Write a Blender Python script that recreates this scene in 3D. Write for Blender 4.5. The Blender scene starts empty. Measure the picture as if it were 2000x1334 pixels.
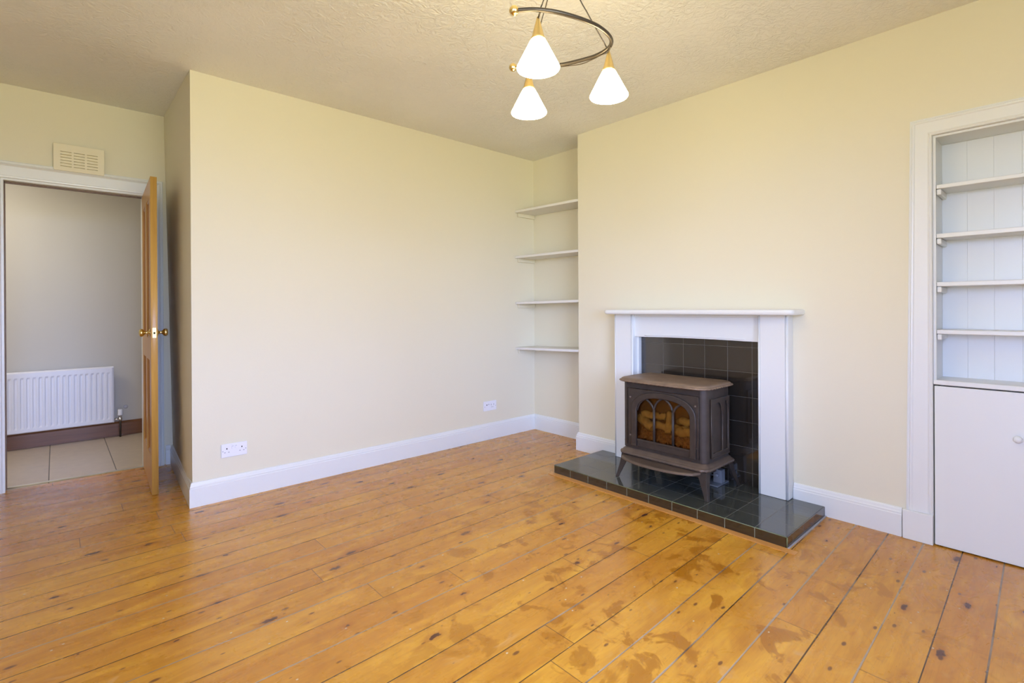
import bpy, bmesh, math, random
from mathutils import Vector, Matrix
random.seed(7)
SC = bpy.context.scene
COL = SC.collection
# ------------------------------------------------------------------ camera
cam_d = bpy.data.cameras.new('camera')
cam = bpy.data.objects.new('camera', cam_d)
COL.objects.link(cam)
right = Vector((0.74173118, -0.67067707, -0.0052077))
up = Vector((0.00483327, -0.00241941, 0.99998539))
fwd = Vector((0.67067988, 0.74174551, -0.00144701))
m = Matrix((right, up, -fwd)).transposed().to_4x4()
m.translation = Vector((0, 0, 1.2))
cam.matrix_world = m
cam_d.sensor_width = 36.0
cam_d.sensor_fit = 'HORIZONTAL'
cam_d.lens = 986.51 / 2000 * 36
cam_d.shift_x = 0
cam_d.shift_y = -(667 - 603.09) / 2000
cam_d.clip_start = 0.05
SC.camera = cam
# ------------------------------------------------------------------ exposure
SC.view_settings.view_transform = 'Standard'
SC.view_settings.look = 'None'
SC.view_settings.gamma = 1
SC.view_settings.use_curve_mapping = False
SC.view_settings.exposure = 0.92
try:
    SC.cycles.use_denoising = True
    SC.cycles.use_light_tree = False
    SC.cycles.max_bounces = 8
    SC.cycles.diffuse_bounces = 4
    SC.cycles.glossy_bounces = 3
    SC.cycles.adaptive_threshold = 0.04
    SC.cycles.caustics_reflective = False
    SC.cycles.caustics_refractive = False
    SC.cycles.sample_clamp_indirect = 4
except Exception:
    pass
# ------------------------------------------------------------------ world: overcast sky above, garden below
SKY = 11.0
wd = bpy.data.worlds.new('world')
SC.world = wd
wd.use_nodes = True
nt = wd.node_tree
nt.nodes.clear()
wo = nt.nodes.new('ShaderNodeOutputWorld')
bg = nt.nodes.new('ShaderNodeBackground')
tc = nt.nodes.new('ShaderNodeTexCoord')
sp = nt.nodes.new('ShaderNodeSeparateXYZ')
cr = nt.nodes.new('ShaderNodeValToRGB')
mp = nt.nodes.new('ShaderNodeMapRange')
nt.links.new(tc.outputs['Generated'], sp.inputs[0])
mp.inputs['From Min'].default_value = -1
mp.inputs['From Max'].default_value = 1
nt.links.new(sp.outputs['Z'], mp.inputs['Value'])
nt.links.new(mp.outputs[0], cr.inputs[0])
el = cr.color_ramp.elements
el[0].position = 0.0
el[0].color = (0.66, 0.64, 0.46, 1)
el[1].position = 1.0
el[1].color = (0.62, 0.86, 1.72, 1)
e = el.new(0.47); e.color = (0.64, 0.64, 0.50, 1)
e = el.new(0.52); e.color = (0.70, 0.90, 1.62, 1)
nt.links.new(cr.outputs[0], bg.inputs['Color'])
bg.inputs['Strength'].default_value = SKY
nt.links.new(bg.outputs[0], wo.inputs['Surface'])

# window openings in the near wall (behind the camera): the daylight comes through them
NEAR_Y = -1.5
WEST_X = -1.35
WINS = [('near', -0.7, 1.45, 0.6, 2.35), ('left', -1.0, 0.35, 0.7, 2.35)]
for side, a, b_, z0, z1 in WINS:
    ld = bpy.data.lights.new('window_portal', 'AREA')
    ld.shape = 'RECTANGLE'
    ld.size = b_ - a
    ld.size_y = z1 - z0
    ld.cycles.is_portal = True
    lo = bpy.data.objects.new('window_portal', ld)
    if side == 'near':
        lo.location = ((a + b_) / 2, NEAR_Y - 0.16, (z0 + z1) / 2)
        lo.rotation_euler = (math.radians(90), 0, 0)
    else:
        lo.location = (WEST_X - 0.16, (a + b_) / 2, (z0 + z1) / 2)
        lo.rotation_euler = (math.radians(90), 0, math.radians(-90))
    COL.objects.link(lo)
# added fill light that brightens the hall, unseen above the passage
ld = bpy.data.lights.new('hall_fill_light', 'AREA')
ld.size = 0.35
ld.energy = 9.5
ld.color = (1.0, 0.93, 0.84)
lo = bpy.data.objects.new('hall_fill_light', ld)
lo.location = (-0.9, 5.3, 2.55)
COL.objects.link(lo)
LAMP_E = 26.0

# ------------------------------------------------------------------ node helpers
class N:
    def __init__(s, t, k): s.t = t; s.k = k
def _in(t, sock, v):
    if isinstance(v, N): t.links.new(v.k, sock)
    else: sock.default_value = v
def MT(t, op, a, b=0.0, c=0.0, clamp=False):
    n = t.nodes.new('ShaderNodeMath'); n.operation = op; n.use_clamp = clamp
    _in(t, n.inputs[0], a); _in(t, n.inputs[1], b); _in(t, n.inputs[2], c)
    return N(t, n.outputs[0])
def pos(t):
    g = t.nodes.new('ShaderNodeNewGeometry')
    s = t.nodes.new('ShaderNodeSeparateXYZ')
    t.links.new(g.outputs['Position'], s.inputs[0])
    return N(t, s.outputs[0]), N(t, s.outputs[1]), N(t, s.outputs[2])
def objpos(t):
    g = t.nodes.new('ShaderNodeTexCoord')
    s = t.nodes.new('ShaderNodeSeparateXYZ')
    t.links.new(g.outputs['Object'], s.inputs[0])
    return N(t, s.outputs[0]), N(t, s.outputs[1]), N(t, s.outputs[2])
def vec(t, x, y, z):
    n = t.nodes.new('ShaderNodeCombineXYZ')
    for i, v in enumerate((x, y, z)): _in(t, n.inputs[i], v)
    return N(t, n.outputs[0])
def noise(t, v, scale=1, detail=3, rough=0.5, dist=0.0):
    n = t.nodes.new('ShaderNodeTexNoise')
    t.links.new(v.k, n.inputs['Vector'])
    n.inputs['Scale'].default_value = scale; n.inputs['Detail'].default_value = detail
    n.inputs['Roughness'].default_value = rough; n.inputs['Distortion'].default_value = dist
    return N(t, n.outputs['Fac'])
def voro(t, v, scale=1, out='Distance', rnd=1.0):
    n = t.nodes.new('ShaderNodeTexVoronoi')
    t.links.new(v.k, n.inputs['Vector'])
    n.voronoi_dimensions = '2D'
    n.inputs['Scale'].default_value = scale
    n.inputs['Randomness'].default_value = rnd
    return N(t, n.outputs[out])
def white(t, v):
    n = t.nodes.new('ShaderNodeTexWhiteNoise'); n.noise_dimensions = '3D'
    t.links.new(v.k, n.inputs['Vector'])
    return N(t, n.outputs['Value'])
def rng(t, v, a, b, c=0.0, d=1.0, smooth=False):
    n = t.nodes.new('ShaderNodeMapRange')
    if smooth: n.interpolation_type = 'SMOOTHSTEP'
    _in(t, n.inputs['Value'], v)
    for k, x in (('From Min', a), ('From Max', b), ('To Min', c), ('To Max', d)): _in(t, n.inputs[k], x)
    return N(t, n.outputs[0])
def mixc(t, f, a, b, mode='MIX'):
    n = t.nodes.new('ShaderNodeMix'); n.data_type = 'RGBA'; n.blend_type = mode
    _in(t, n.inputs[0], f)
    for s, v in ((n.inputs[6], a), (n.inputs[7], b)):
        if isinstance(v, N): t.links.new(v.k, s)
        else: s.default_value = (*v, 1)
    return N(t, n.outputs[2])
def bump(t, h, strength=0.3, dist=0.01, normal=None):
    n = t.nodes.new('ShaderNodeBump')
    n.inputs['Strength'].default_value = strength; n.inputs['Distance'].default_value = dist
    t.links.new(h.k, n.inputs['Height'])
    if normal: t.links.new(normal.k, n.inputs['Normal'])
    return N(t, n.outputs[0])
def new_mat(name):
    mt = bpy.data.materials.new(name); mt.use_nodes = True
    t = mt.node_tree
    b = t.nodes['Principled BSDF']
    return mt, t, b
def setp(t, b, **kw):
    for k, v in kw.items():
        k = k.replace('_', ' ')
        s = b.inputs[k]
        if isinstance(v, N): t.links.new(v.k, s)
        elif isinstance(v, tuple) and len(v) == 3 and s.type == 'RGBA': s.default_value = (*v, 1)
        else: s.default_value = v
def simple(name, col, rough=0.5, metal=0.0, var=0.06, scale=8.0, bs=0.0, bscale=60.0, bd=0.002, spec=0.5, coat=0.0):
    mt, t, b = new_mat(name)
    x, y, z = pos(t)
    v = vec(t, x, y, z)
    n = noise(t, v, scale, 3)
    dark = tuple(c * (1 - var) for c in col); lite = tuple(min(1, c * (1 + var)) for c in col)
    setp(t, b, Base_Color=mixc(t, n, dark, lite), Roughness=rough, Metallic=metal)
    b.inputs['Specular IOR Level'].default_value = spec
    if coat: b.inputs['Coat Weight'].default_value = coat; b.inputs['Coat Roughness'].default_value = 0.08
    if bs: setp(t, b, Normal=bump(t, noise(t, v, bscale, 4, 0.6), bs, bd))
    return mt

M = {}
M['wall'] = simple('cream_wall_paint', (0.780, 0.728, 0.558), 0.62, var=0.012, scale=1.5, bs=0.25, bscale=90, bd=0.0015, spec=0.3)
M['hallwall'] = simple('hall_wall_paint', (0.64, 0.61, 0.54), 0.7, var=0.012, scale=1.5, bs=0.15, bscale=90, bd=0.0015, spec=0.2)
M['white'] = simple('white_gloss_paint', (0.775, 0.785, 0.755), 0.32, var=0.012, scale=4)
M['shelfwhite'] = simple('white_satin_paint', (0.78, 0.76, 0.71), 0.45, var=0.015, scale=5)
M['plastic'] = simple('white_plastic', (0.83, 0.83, 0.86), 0.3, var=0.01)
M['creamplastic'] = simple('cream_painted_grille', (0.82, 0.75, 0.55), 0.5, var=0.01)
M['hallclip'] = simple('pale_pipe_clip', (0.62, 0.60, 0.60), 0.5)
M['greyslot'] = simple('shadowed_slot_grey', (0.16, 0.14, 0.10), 0.8)
M['socketgrey'] = simple('switch_grey', (0.45, 0.45, 0.48), 0.5)
M['hole'] = simple('socket_hole_black', (0.02, 0.02, 0.02), 0.8)
M['radiator'] = simple('radiator_enamel', (0.84, 0.84, 0.88), 0.3, var=0.01)
M['brass'] = simple('polished_brass', (0.78, 0.60, 0.26), 0.18, metal=1.0, var=0.08, scale=30)
M['satinbrass'] = simple('satin_brass', (0.62, 0.45, 0.17), 0.38, metal=0.85, var=0.05, scale=30)
M['bronze'] = simple('dark_bronze', (0.06, 0.05, 0.04), 0.35, metal=0.7)
M['steel'] = simple('brushed_steel', (0.75, 0.74, 0.72), 0.3, metal=1.0)
M['greymetal'] = simple('galvanised_metal', (0.22, 0.24, 0.27), 0.4, metal=0.4)
M['stove'] = simple('brown_black_enamel', (0.052, 0.039, 0.030), 0.48, metal=0.25, var=0.35, scale=25, bs=0.35, bscale=160, bd=0.001, spec=0.38)
M['stovetop'] = simple('tan_brown_iron', (0.23, 0.155, 0.098), 0.48, metal=0.2, var=0.45, scale=14, bs=0.3, bscale=140, bd=0.001)  # mottled tan, paler than the stove body
M['ironmid'] = simple('mid_brown_iron', (0.125, 0.088, 0.062), 0.40, metal=0.25, var=0.35, scale=18, bs=0.3, bscale=140, bd=0.001)  # brown tone between the body and the top plate
M['firebrick'] = simple('fire_brick', (0.42, 0.25, 0.10), 0.9, var=0.3, scale=20, bs=0.5, bscale=60, bd=0.004)
M['log'] = simple('ceramic_log', (0.95, 0.70, 0.34), 0.9, var=0.35, scale=40, bs=0.8, bscale=50, bd=0.006)
M['ember'] = simple('ember_bed', (0.48, 0.26, 0.12), 0.9, var=0.6, scale=60, bs=0.8, bscale=80, bd=0.008)
M['grout'] = simple('pale_grout', (0.30, 0.31, 0.27), 0.8)

def wood(name, ca, cb, cdark, axis='z', rough=0.35, kn=0.0):
    mt, t, b = new_mat(name)
    x, y, z = pos(t)
    k = {'x': (2, 45, 45), 'y': (45, 2, 45), 'z': (45, 45, 2)}[axis]
    v = vec(t, MT(t, 'MULTIPLY', x, k[0]), MT(t, 'MULTIPLY', y, k[1]), MT(t, 'MULTIPLY', z, k[2]))
    g = noise(t, v, 1, 4, 0.6, 0.6)
    c = mixc(t, rng(t, g, 0.3, 0.7), ca, cb)
    c = mixc(t, rng(t, g, 0.62, 0.8, 0, 0.6), c, cdark)
    setp(t, b, Base_Color=c, Roughness=rough, Normal=bump(t, g, 0.15, 0.002))
    return mt
M['doorwood'] = wood('golden_pine', (0.52, 0.27, 0.050), (0.66, 0.38, 0.085), (0.36, 0.16, 0.03), 'z', 0.35)
M['doorpanel'] = wood('darker_pine_panel', (0.36, 0.16, 0.045), (0.46, 0.22, 0.07), (0.25, 0.10, 0.03), 'z', 0.3)
M['skirtwood'] = wood('dark_stained_skirting', (0.16, 0.062, 0.020), (0.24, 0.10, 0.035), (0.09, 0.035, 0.015), 'x', 0.35)
M['stripwood'] = wood('light_hearth_border', (0.60, 0.27, 0.065), (0.68, 0.33, 0.09), (0.45, 0.19, 0.04), 'y', 0.28)
M['stopwood'] = wood('brown_door_stop', (0.16, 0.09, 0.05), (0.22, 0.13, 0.07), (0.08, 0.04, 0.02), 'z', 0.5)

def floor_mat():
    mt, t, b = new_mat('varnished_pine_boards')
    x, y, z = pos(t)
    wob = noise(t, vec(t, MT(t, 'MULTIPLY', x, 0.7), MT(t, 'MULTIPLY', y, 0.7), 0.0), 1, 1)
    yb = MT(t, 'SUBTRACT', MT(t, 'SUBTRACT', y, MT(t, 'MULTIPLY', x, 0.02)), 0.142)
    yb = MT(t, 'ADD', yb, MT(t, 'MULTIPLY', MT(t, 'SUBTRACT', wob, 0.5), 0.012))
    k = MT(t, 'DIVIDE', yb, 0.1462)
    idx = MT(t, 'FLOOR', k)
    fr = MT(t, 'SUBTRACT', k, idx)
    # nearest gap number
    gi = MT(t, 'ROUND', k)
    gd = MT(t, 'MULTIPLY', MT(t, 'ABSOLUTE', MT(t, 'SUBTRACT', k, gi)), 0.1462)
    gr = white(t, vec(t, gi, 3.3, 1.1))
    gn = noise(t, vec(t, MT(t, 'MULTIPLY', x, 3), MT(t, 'MULTIPLY', gi, 5.37), 0.0), 1, 2)
    gw = MT(t, 'ADD', MT(t, 'MULTIPLY', gr, 0.0016), 0.0011)
    gw = MT(t, 'MULTIPLY', gw, rng(t, gn, 0.25, 0.75, 0.5, 1.3))
    gmask = rng(t, gd, gw, MT(t, 'ADD', gw, 0.0012), 1.0, 0.0)
    # board ends
    br = white(t, vec(t, idx, 1.7, 4.2))
    s = MT(t, 'DIVIDE', MT(t, 'ADD', x, MT(t, 'MULTIPLY', br, 9.0)), 2.6)
    sid = MT(t, 'FLOOR', s)
    sf = MT(t, 'SUBTRACT', s, sid)
    sd = MT(t, 'MULTIPLY', MT(t, 'MINIMUM', sf, MT(t, 'SUBTRACT', 1.0, sf)), 2.6)
    jmask = rng(t, sd, 0.0010, 0.0022, 0.75, 0.0)
    bid = white(t, vec(t, idx, sid, 0.5))
    bid2 = white(t, vec(t, idx, sid, 8.5))
    # grain, stretched along the boards (x)
    gv = vec(t, MT(t, 'ADD', MT(t, 'MULTIPLY', x, 1.6), MT(t, 'MULTIPLY', bid, 30)), MT(t, 'MULTIPLY', yb, 26), bid2)
    g = noise(t, gv, 1.0, 3, 0.62, 0.9)
    fine = noise(t, vec(t, MT(t, 'MULTIPLY', x, 14), MT(t, 'MULTIPLY', yb, 220), bid), 1, 2)
    broad = noise(t, vec(t, x, y, 0.0), 1.1, 3)
    c = mixc(t, rng(t, g, 0.3, 0.7), (0.47, 0.190, 0.014), (0.66, 0.315, 0.028))
    c = mixc(t, rng(t, bid, 0, 1, 0, 0.55), c, (0.54, 0.215, 0.030))
    c = mixc(t, rng(t, bid2, 0.4, 1, 0, 0.5), c, (0.72, 0.37, 0.036))
    c = mixc(t, rng(t, fine, 0.55, 0.8, 0, 0.4), c, (0.33, 0.12, 0.012))
    c = mixc(t, rng(t, g, 0.60, 0.76, 0, 0.40), c, (0.34, 0.115, 0.014))
    c = mixc(t, rng(t, broad, 0.42, 0.68, 0, 0.35), c, (0.44, 0.16, 0.022))
    mot = noise(t, vec(t, MT(t, 'ADD', MT(t, 'MULTIPLY', x, 3.2), MT(t, 'MULTIPLY', bid, 11)), MT(t, 'MULTIPLY', y, 11), bid2), 1.0, 3, 0.65, 0.5)
    c = mixc(t, rng(t, mot, 0.52, 0.72, 0, 0.55), c, (0.80, 0.43, 0.045))
    c = mixc(t, rng(t, mot, 0.46, 0.30, 0, 0.45), c, (0.40, 0.145, 0.014))
    # knots: two sizes of elongated dark eyes with a halo
    kv = vec(t, MT(t, 'MULTIPLY', x, 2.6), MT(t, 'MULTIPLY', yb, 6.5), 0.0)
    kd = voro(t, kv, 1.0)
    kr = voro(t, kv, 1.0, 'Color')
    ksize = rng(t, white(t, vec(t, kr, 0.0, 0.0)), 0.45, 1.0, 0.0, 0.10)
    kd2 = MT(t, 'ADD', kd, MT(t, 'MULTIPLY', MT(t, 'SUBTRACT', noise(t, vec(t, MT(t, 'MULTIPLY', x, 40), MT(t, 'MULTIPLY', yb, 70), 0.0), 1, 2), 0.5), 0.13))
    c = mixc(t, rng(t, kd2, ksize, MT(t, 'ADD', ksize, 0.10), 0.45, 0.0, True), c, (0.36, 0.115, 0.015))
    c = mixc(t, rng(t, kd2, MT(t, 'MULTIPLY', ksize, 0.6), ksize, 0.95, 0.0, True), c, (0.085, 0.028, 0.016))
    kv2 = vec(t, MT(t, 'ADD', MT(t, 'MULTIPLY', x, 6.1), 3.3), MT(t, 'MULTIPLY', yb, 14), 0.0)
    kr2 = voro(t, kv2, 1.0, 'Color')
    k2 = rng(t, white(t, vec(t, kr2, 0.0, 2.0)), 0.70, 1.0, 0.0, 0.12)
    c = mixc(t, rng(t, voro(t, kv2, 1.0), MT(t, 'MULTIPLY', k2, 0.5), MT(t, 'ADD', k2, 0.02), 0.85, 0.0, True), c, (0.12, 0.038, 0.014))
    # varnish stains, mostly in front of the hearth
    st = noise(t, vec(t, MT(t, 'MULTIPLY', x, 1.0), y, 0.4), 6.5, 4, 0.66, 0.7)
    dx = MT(t, 'SUBTRACT', x, 2.1); dy = MT(t, 'SUBTRACT', y, 1.35)
    r2 = MT(t, 'ADD', MT(t, 'MULTIPLY', dx, dx), MT(t, 'MULTIPLY', dy, dy))
    near = rng(t, r2, 0.25, 1.9, 1.0, 0.12)
    c = mixc(t, MT(t, 'MULTIPLY', rng(t, st, 0.555, 0.60, 0, 0.9), near), c, (0.37, 0.135, 0.005))
    # scuffs and paint specks
    sc1 = noise(t, vec(t, MT(t, 'MULTIPLY', x, 5), MT(t, 'MULTIPLY', y, 9), 2.0), 1, 3, 0.7, 1.0)
    c = mixc(t, rng(t, sc1, 0.64, 0.78, 0, 0.35), c, (0.66, 0.44, 0.24))
    spv = vec(t, MT(t, 'MULTIPLY', x, 7), MT(t, 'MULTIPLY', y, 9), 0.0)
    spd = voro(t, spv, 1.0)
    spr = white(t, vec(t, voro(t, spv, 1.0, 'Color'), 5.0, 0.0))
    spw = MT(t, 'MULTIPLY', rng(t, spd, 0.022, 0.034, 1.0, 0.0), MT(t, 'GREATER_THAN', spr, 0.80))
    c = mixc(t, MT(t, 'MULTIPLY', spw, 0.75), c, (0.80, 0.72, 0.58))
    # gap colour: some bare dark, some packed with pale filler
    fill = rng(t, MT(t, 'ADD', MT(t, 'MULTIPLY', gr, 0.7), MT(t, 'MULTIPLY', gn, 0.6)), 0.74, 0.86)
    gc = mixc(t, fill, (0.030, 0.012, 0.006), (0.36, 0.28, 0.20))
    c = mixc(t, MT(t, 'MULTIPLY', gmask, 0.92), c, gc)
    c = mixc(t, jmask, c, (0.10, 0.04, 0.015))
    h = MT(t, 'SUBTRACT', MT(t, 'MULTIPLY', g, 0.12), MT(t, 'MAXIMUM', gmask, jmask))
    h = MT(t, 'ADD', h, MT(t, 'MULTIPLY', broad, 0.5))
    cup = MT(t, 'MULTIPLY', MT(t, 'MULTIPLY', fr, MT(t, 'SUBTRACT', 1.0, fr)), 0.5)
    h = MT(t, 'ADD', h, cup)
    rg = rng(t, sc1, 0.3, 0.8, 0.20, 0.40)
    setp(t, b, Base_Color=c, Roughness=rg, Normal=bump(t, h, 0.5, 0.0022))
    b.inputs['Specular IOR Level'].default_value = 0.5
    b.inputs['Coat Weight'].default_value = 0.15
    b.inputs['Coat Roughness'].default_value = 0.22
    return mt
M['floor'] = floor_mat()

def tile_mat(name, ax, size, org, base, line, lw=0.0016, rough=0.12, var=0.25, ior=1.9):
    """square tiles; ax = the two axes used as tile coordinates"""
    mt, t, b = new_mat(name)
    p = pos(t)
    masks, ids = [], []
    for a, s_, o in zip(ax, size, org):
        k = MT(t, 'DIVIDE', MT(t, 'SUBTRACT', p[a], o), s_)
        d = MT(t, 'MULTIPLY', MT(t, 'ABSOLUTE', MT(t, 'SUBTRACT', k, MT(t, 'ROUND', k))), s_)
        masks.append(rng(t, d, lw * 0.6, lw * 1.3, 1.0, 0.0))
        ids.append(MT(t, 'FLOOR', k))
    mk = MT(t, 'MAXIMUM', masks[0], masks[1])
    r = white(t, vec(t, ids[0], ids[1], 0.0))
    v = vec(t, *p)
    n = noise(t, v, 14, 4, 0.65)
    c = mixc(t, rng(t, MT(t, 'ADD', MT(t, 'MULTIPLY', r, 0.4), MT(t, 'MULTIPLY', n, 0.6)), 0.2, 0.8), tuple(q * (1 - var) for q in base), tuple(q * (1 + var) for q in base))
    c = mixc(t, mk, c, line)
    h = MT(t, 'SUBTRACT', MT(t, 'MULTIPLY', noise(t, v, 5, 2), 0.25), mk)
    setp(t, b, Base_Color=c, Roughness=rng(t, mk, 0, 1, rough, 0.7), Normal=bump(t, h, 0.25, 0.002))
    b.inputs['IOR'].default_value = ior
    return mt
M['hearthtop'] = tile_mat('dark_green_hearth_tile', (0, 1), (0.158, 0.158), (2.685, 0.944), (0.060, 0.064, 0.054), (0.15, 0.145, 0.12), lw=0.0012, rough=0.09)
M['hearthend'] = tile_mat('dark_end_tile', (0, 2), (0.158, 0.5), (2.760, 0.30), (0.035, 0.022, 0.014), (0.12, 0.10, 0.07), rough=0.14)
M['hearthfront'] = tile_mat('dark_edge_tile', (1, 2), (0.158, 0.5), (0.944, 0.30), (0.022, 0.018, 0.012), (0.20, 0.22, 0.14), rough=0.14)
M['backtile'] = tile_mat('black_fireplace_tile', (1, 2), (0.158, 0.16), (1.357, 0.14), (0.024, 0.019, 0.014), (0.085, 0.078, 0.06), lw=0.0011, rough=0.10)
M['trimgreen'] = simple('green_tile_edge_trim', (0.15, 0.17, 0.07), 0.3, var=0.4, scale=60)
M['halltile'] = tile_mat('hall_limestone_tile', (0, 1), (0.375, 1.62), (-0.04, 4.62), (0.55, 0.45, 0.33), (0.13, 0.12, 0.10), lw=0.0028, rough=0.33, var=0.14, ior=1.5)

def ceil_mat():
    mt, t, b = new_mat('textured_ceiling')
    x, y, z = pos(t)
    v = vec(t, x, y, 0.0)
    n = noise(t, v, 20, 5, 0.62, 1.6)
    n2 = noise(t, v, 60, 3, 0.6)
    patch = rng(t, noise(t, v, 2.2, 2), 0.35, 0.65, 0.35, 1.0)
    h = MT(t, 'MULTIPLY', MT(t, 'ADD', rng(t, n, 0.40, 0.62), MT(t, 'MULTIPLY', n2, 0.5)), patch)
    setp(t, b, Base_Color=mixc(t, noise(t, v, 3, 2), (0.87, 0.86, 0.80), (0.90, 0.89, 0.84)), Roughness=0.75, Normal=bump(t, h, 0.62, 0.0075))
    b.inputs['Specular IOR Level'].default_value = 0.25
    return mt
M['ceiling'] = ceil_mat()

def glass_mat(name, tint, gl=0.12, rough=0.03):
    mt, t, b = new_mat(name)
    t.nodes.remove(b)
    o = t.nodes['Material Output']
    tr = t.nodes.new('ShaderNodeBsdfTransparent'); tr.inputs[0].default_value = (*tint, 1)
    g = t.nodes.new('ShaderNodeBsdfGlossy'); g.inputs['Roughness'].default_value = rough
    fz = t.nodes.new('ShaderNodeFresnel'); fz.inputs[0].default_value = 1.45
    mx = t.nodes.new('ShaderNodeMixShader')
    t.links.new(fz.outputs[0], mx.inputs[0]); t.links.new(tr.outputs[0], mx.inputs[1]); t.links.new(g.outputs[0], mx.inputs[2])
    t.links.new(mx.outputs[0], o.inputs[0])
    return mt
M['glass'] = glass_mat('window_glass', (0.97, 0.98, 0.98))
M['stoveglass'] = glass_mat('stove_glass', (0.80, 0.66, 0.48), rough=0.12)

def shade_mat():
    mt, t, b = new_mat('lit_opal_glass')
    x, y, z = objpos(t)
    # the glass glows a little yellower near its collar, away from the bulb
    f = rng(t, z, -0.085, -0.066, 0, 1)
    c = mixc(t, f, (1.0, 0.80, 0.46), (1.0, 0.74, 0.34))
    setp(t, b, Base_Color=(0.9, 0.88, 0.8), Roughness=0.25, Emission_Color=c, Emission_Strength=rng(t, z, -0.085, -0.062, LAMP_E, 0.9))
    return mt
M['shade'] = shade_mat()

# ------------------------------------------------------------------ mesh helpers
class MB:
    def __init__(s): s.v = []; s.f = []; s.sm = []
    def add(s, vs, fs, smooth=False):
        o = len(s.v)
        s.v += [tuple(p) for p in vs]
        s.f += [tuple(i + o for i in f) for f in fs]
        s.sm += [smooth] * len(fs)
        return s
    def box(s, x0, x1, y0, y1, z0, z1):
        vs = [(x, y, z) for x in (x0, x1) for y in (y0, y1) for z in (z0, z1)]
        return s.hexa(vs)
    def hexa(s, vs):
        return s.add(vs, [(0, 1, 3, 2), (4, 6, 7, 5), (0, 4, 5, 1), (2, 3, 7, 6), (0, 2, 6, 4), (1, 5, 7, 3)])
    def loft(s, rings, smooth=False, cap=True, closed=True):
        n = len(rings[0]); vs = [p for r in rings for p in r]; fs = []
        for i in range(len(rings) - 1):
            for j in range(n if closed else n - 1):
                a = i * n + j; b_ = i * n + (j + 1) % n
                fs.append((a, b_, b_ + n, a + n))
        s.add(vs, fs, smooth)
        if cap:
            s.add(rings[0], [tuple(range(n))][::-1]); s.add(rings[-1], [tuple(range(n))])
        return s
    def lathe(s, prof, c=(0, 0, 0), axis='z', n=32, smooth=True):
        rings = []
        for r, h in prof:
            ring = []
            for i in range(n):
                a = 2 * math.pi * i / n
                u, w = r * math.cos(a), r * math.sin(a)
                p = {'z': (u, w, h), 'x': (h, u, w), 'y': (w, h, u)}[axis]
                ring.append((c[0] + p[0], c[1] + p[1], c[2] + p[2]))
            rings.append(ring)
        return s.loft(rings, smooth, cap=(prof[0][0] > 1e-5 or prof[-1][0] > 1e-5))
    def tube(s, pts, r, n=10, smooth=True):
        pts = [Vector(p) for p in pts]; rings = []
        ref = Vector((0, 0, 1))
        for i, p in enumerate(pts):
            d = (pts[min(i + 1, len(pts) - 1)] - pts[max(i - 1, 0)]).normalized()
            rf = ref if abs(d.dot(ref)) < 0.95 else Vector((1, 0, 0))
            a = d.cross(rf).normalized(); b_ = d.cross(a).normalized()
            rr = r[i] if isinstance(r, (list, tuple)) else r
            rings.append([tuple(p + a * rr * math.cos(2 * math.pi * k / n) + b_ * rr * math.sin(2 * math.pi * k / n)) for k in range(n)])
        return s.loft(rings, smooth)
    def build(s, name, mat, parent=None, bev=0.0, seg=2, loc=None):
        me = bpy.data.meshes.new(name)
        vs = s.v
        if loc: vs = [(p[0] - loc[0], p[1] - loc[1], p[2] - loc[2]) for p in vs]
        me.from_pydata(vs, [], s.f)
        for p, q in zip(me.polygons, s.sm): p.use_smooth = q
        bm = bmesh.new(); bm.from_mesh(me)
        bmesh.ops.remove_doubles(bm, verts=bm.verts, dist=1e-6)
        bmesh.ops.recalc_face_normals(bm, faces=bm.faces)
        bm.to_mesh(me); bm.free()
        me.materials.append(mat)
        o = bpy.data.objects.new(name, me)
        COL.objects.link(o)
        if loc: o.location = loc
        if parent:
            o.parent = parent
            o.location = Vector(o.location) - Vector(parent.location)
        if bev:
            md = o.modifiers.new('bevel', 'BEVEL'); md.width = bev; md.segments = seg
            md.limit_method = 'ANGLE'; md.angle_limit = math.radians(40)
            md.harden_normals = False
        return o
def thing(name, label, cat, loc=(0, 0, 0), group=None):
    o = bpy.data.objects.new(name, None); COL.objects.link(o)
    o.location = loc; o.empty_display_size = 0.05
    o['label'] = label; o['category'] = cat
    if group: o['group'] = group
    return o
def tag(o, label, cat, group=None):
    o['label'] = label; o['category'] = cat
    if group: o['group'] = group
    return o
def struct(o, label=None, cat=None):
    o['kind'] = 'structure'
    if label: o['label'] = label
    if cat: o['category'] = cat
    return o
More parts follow.
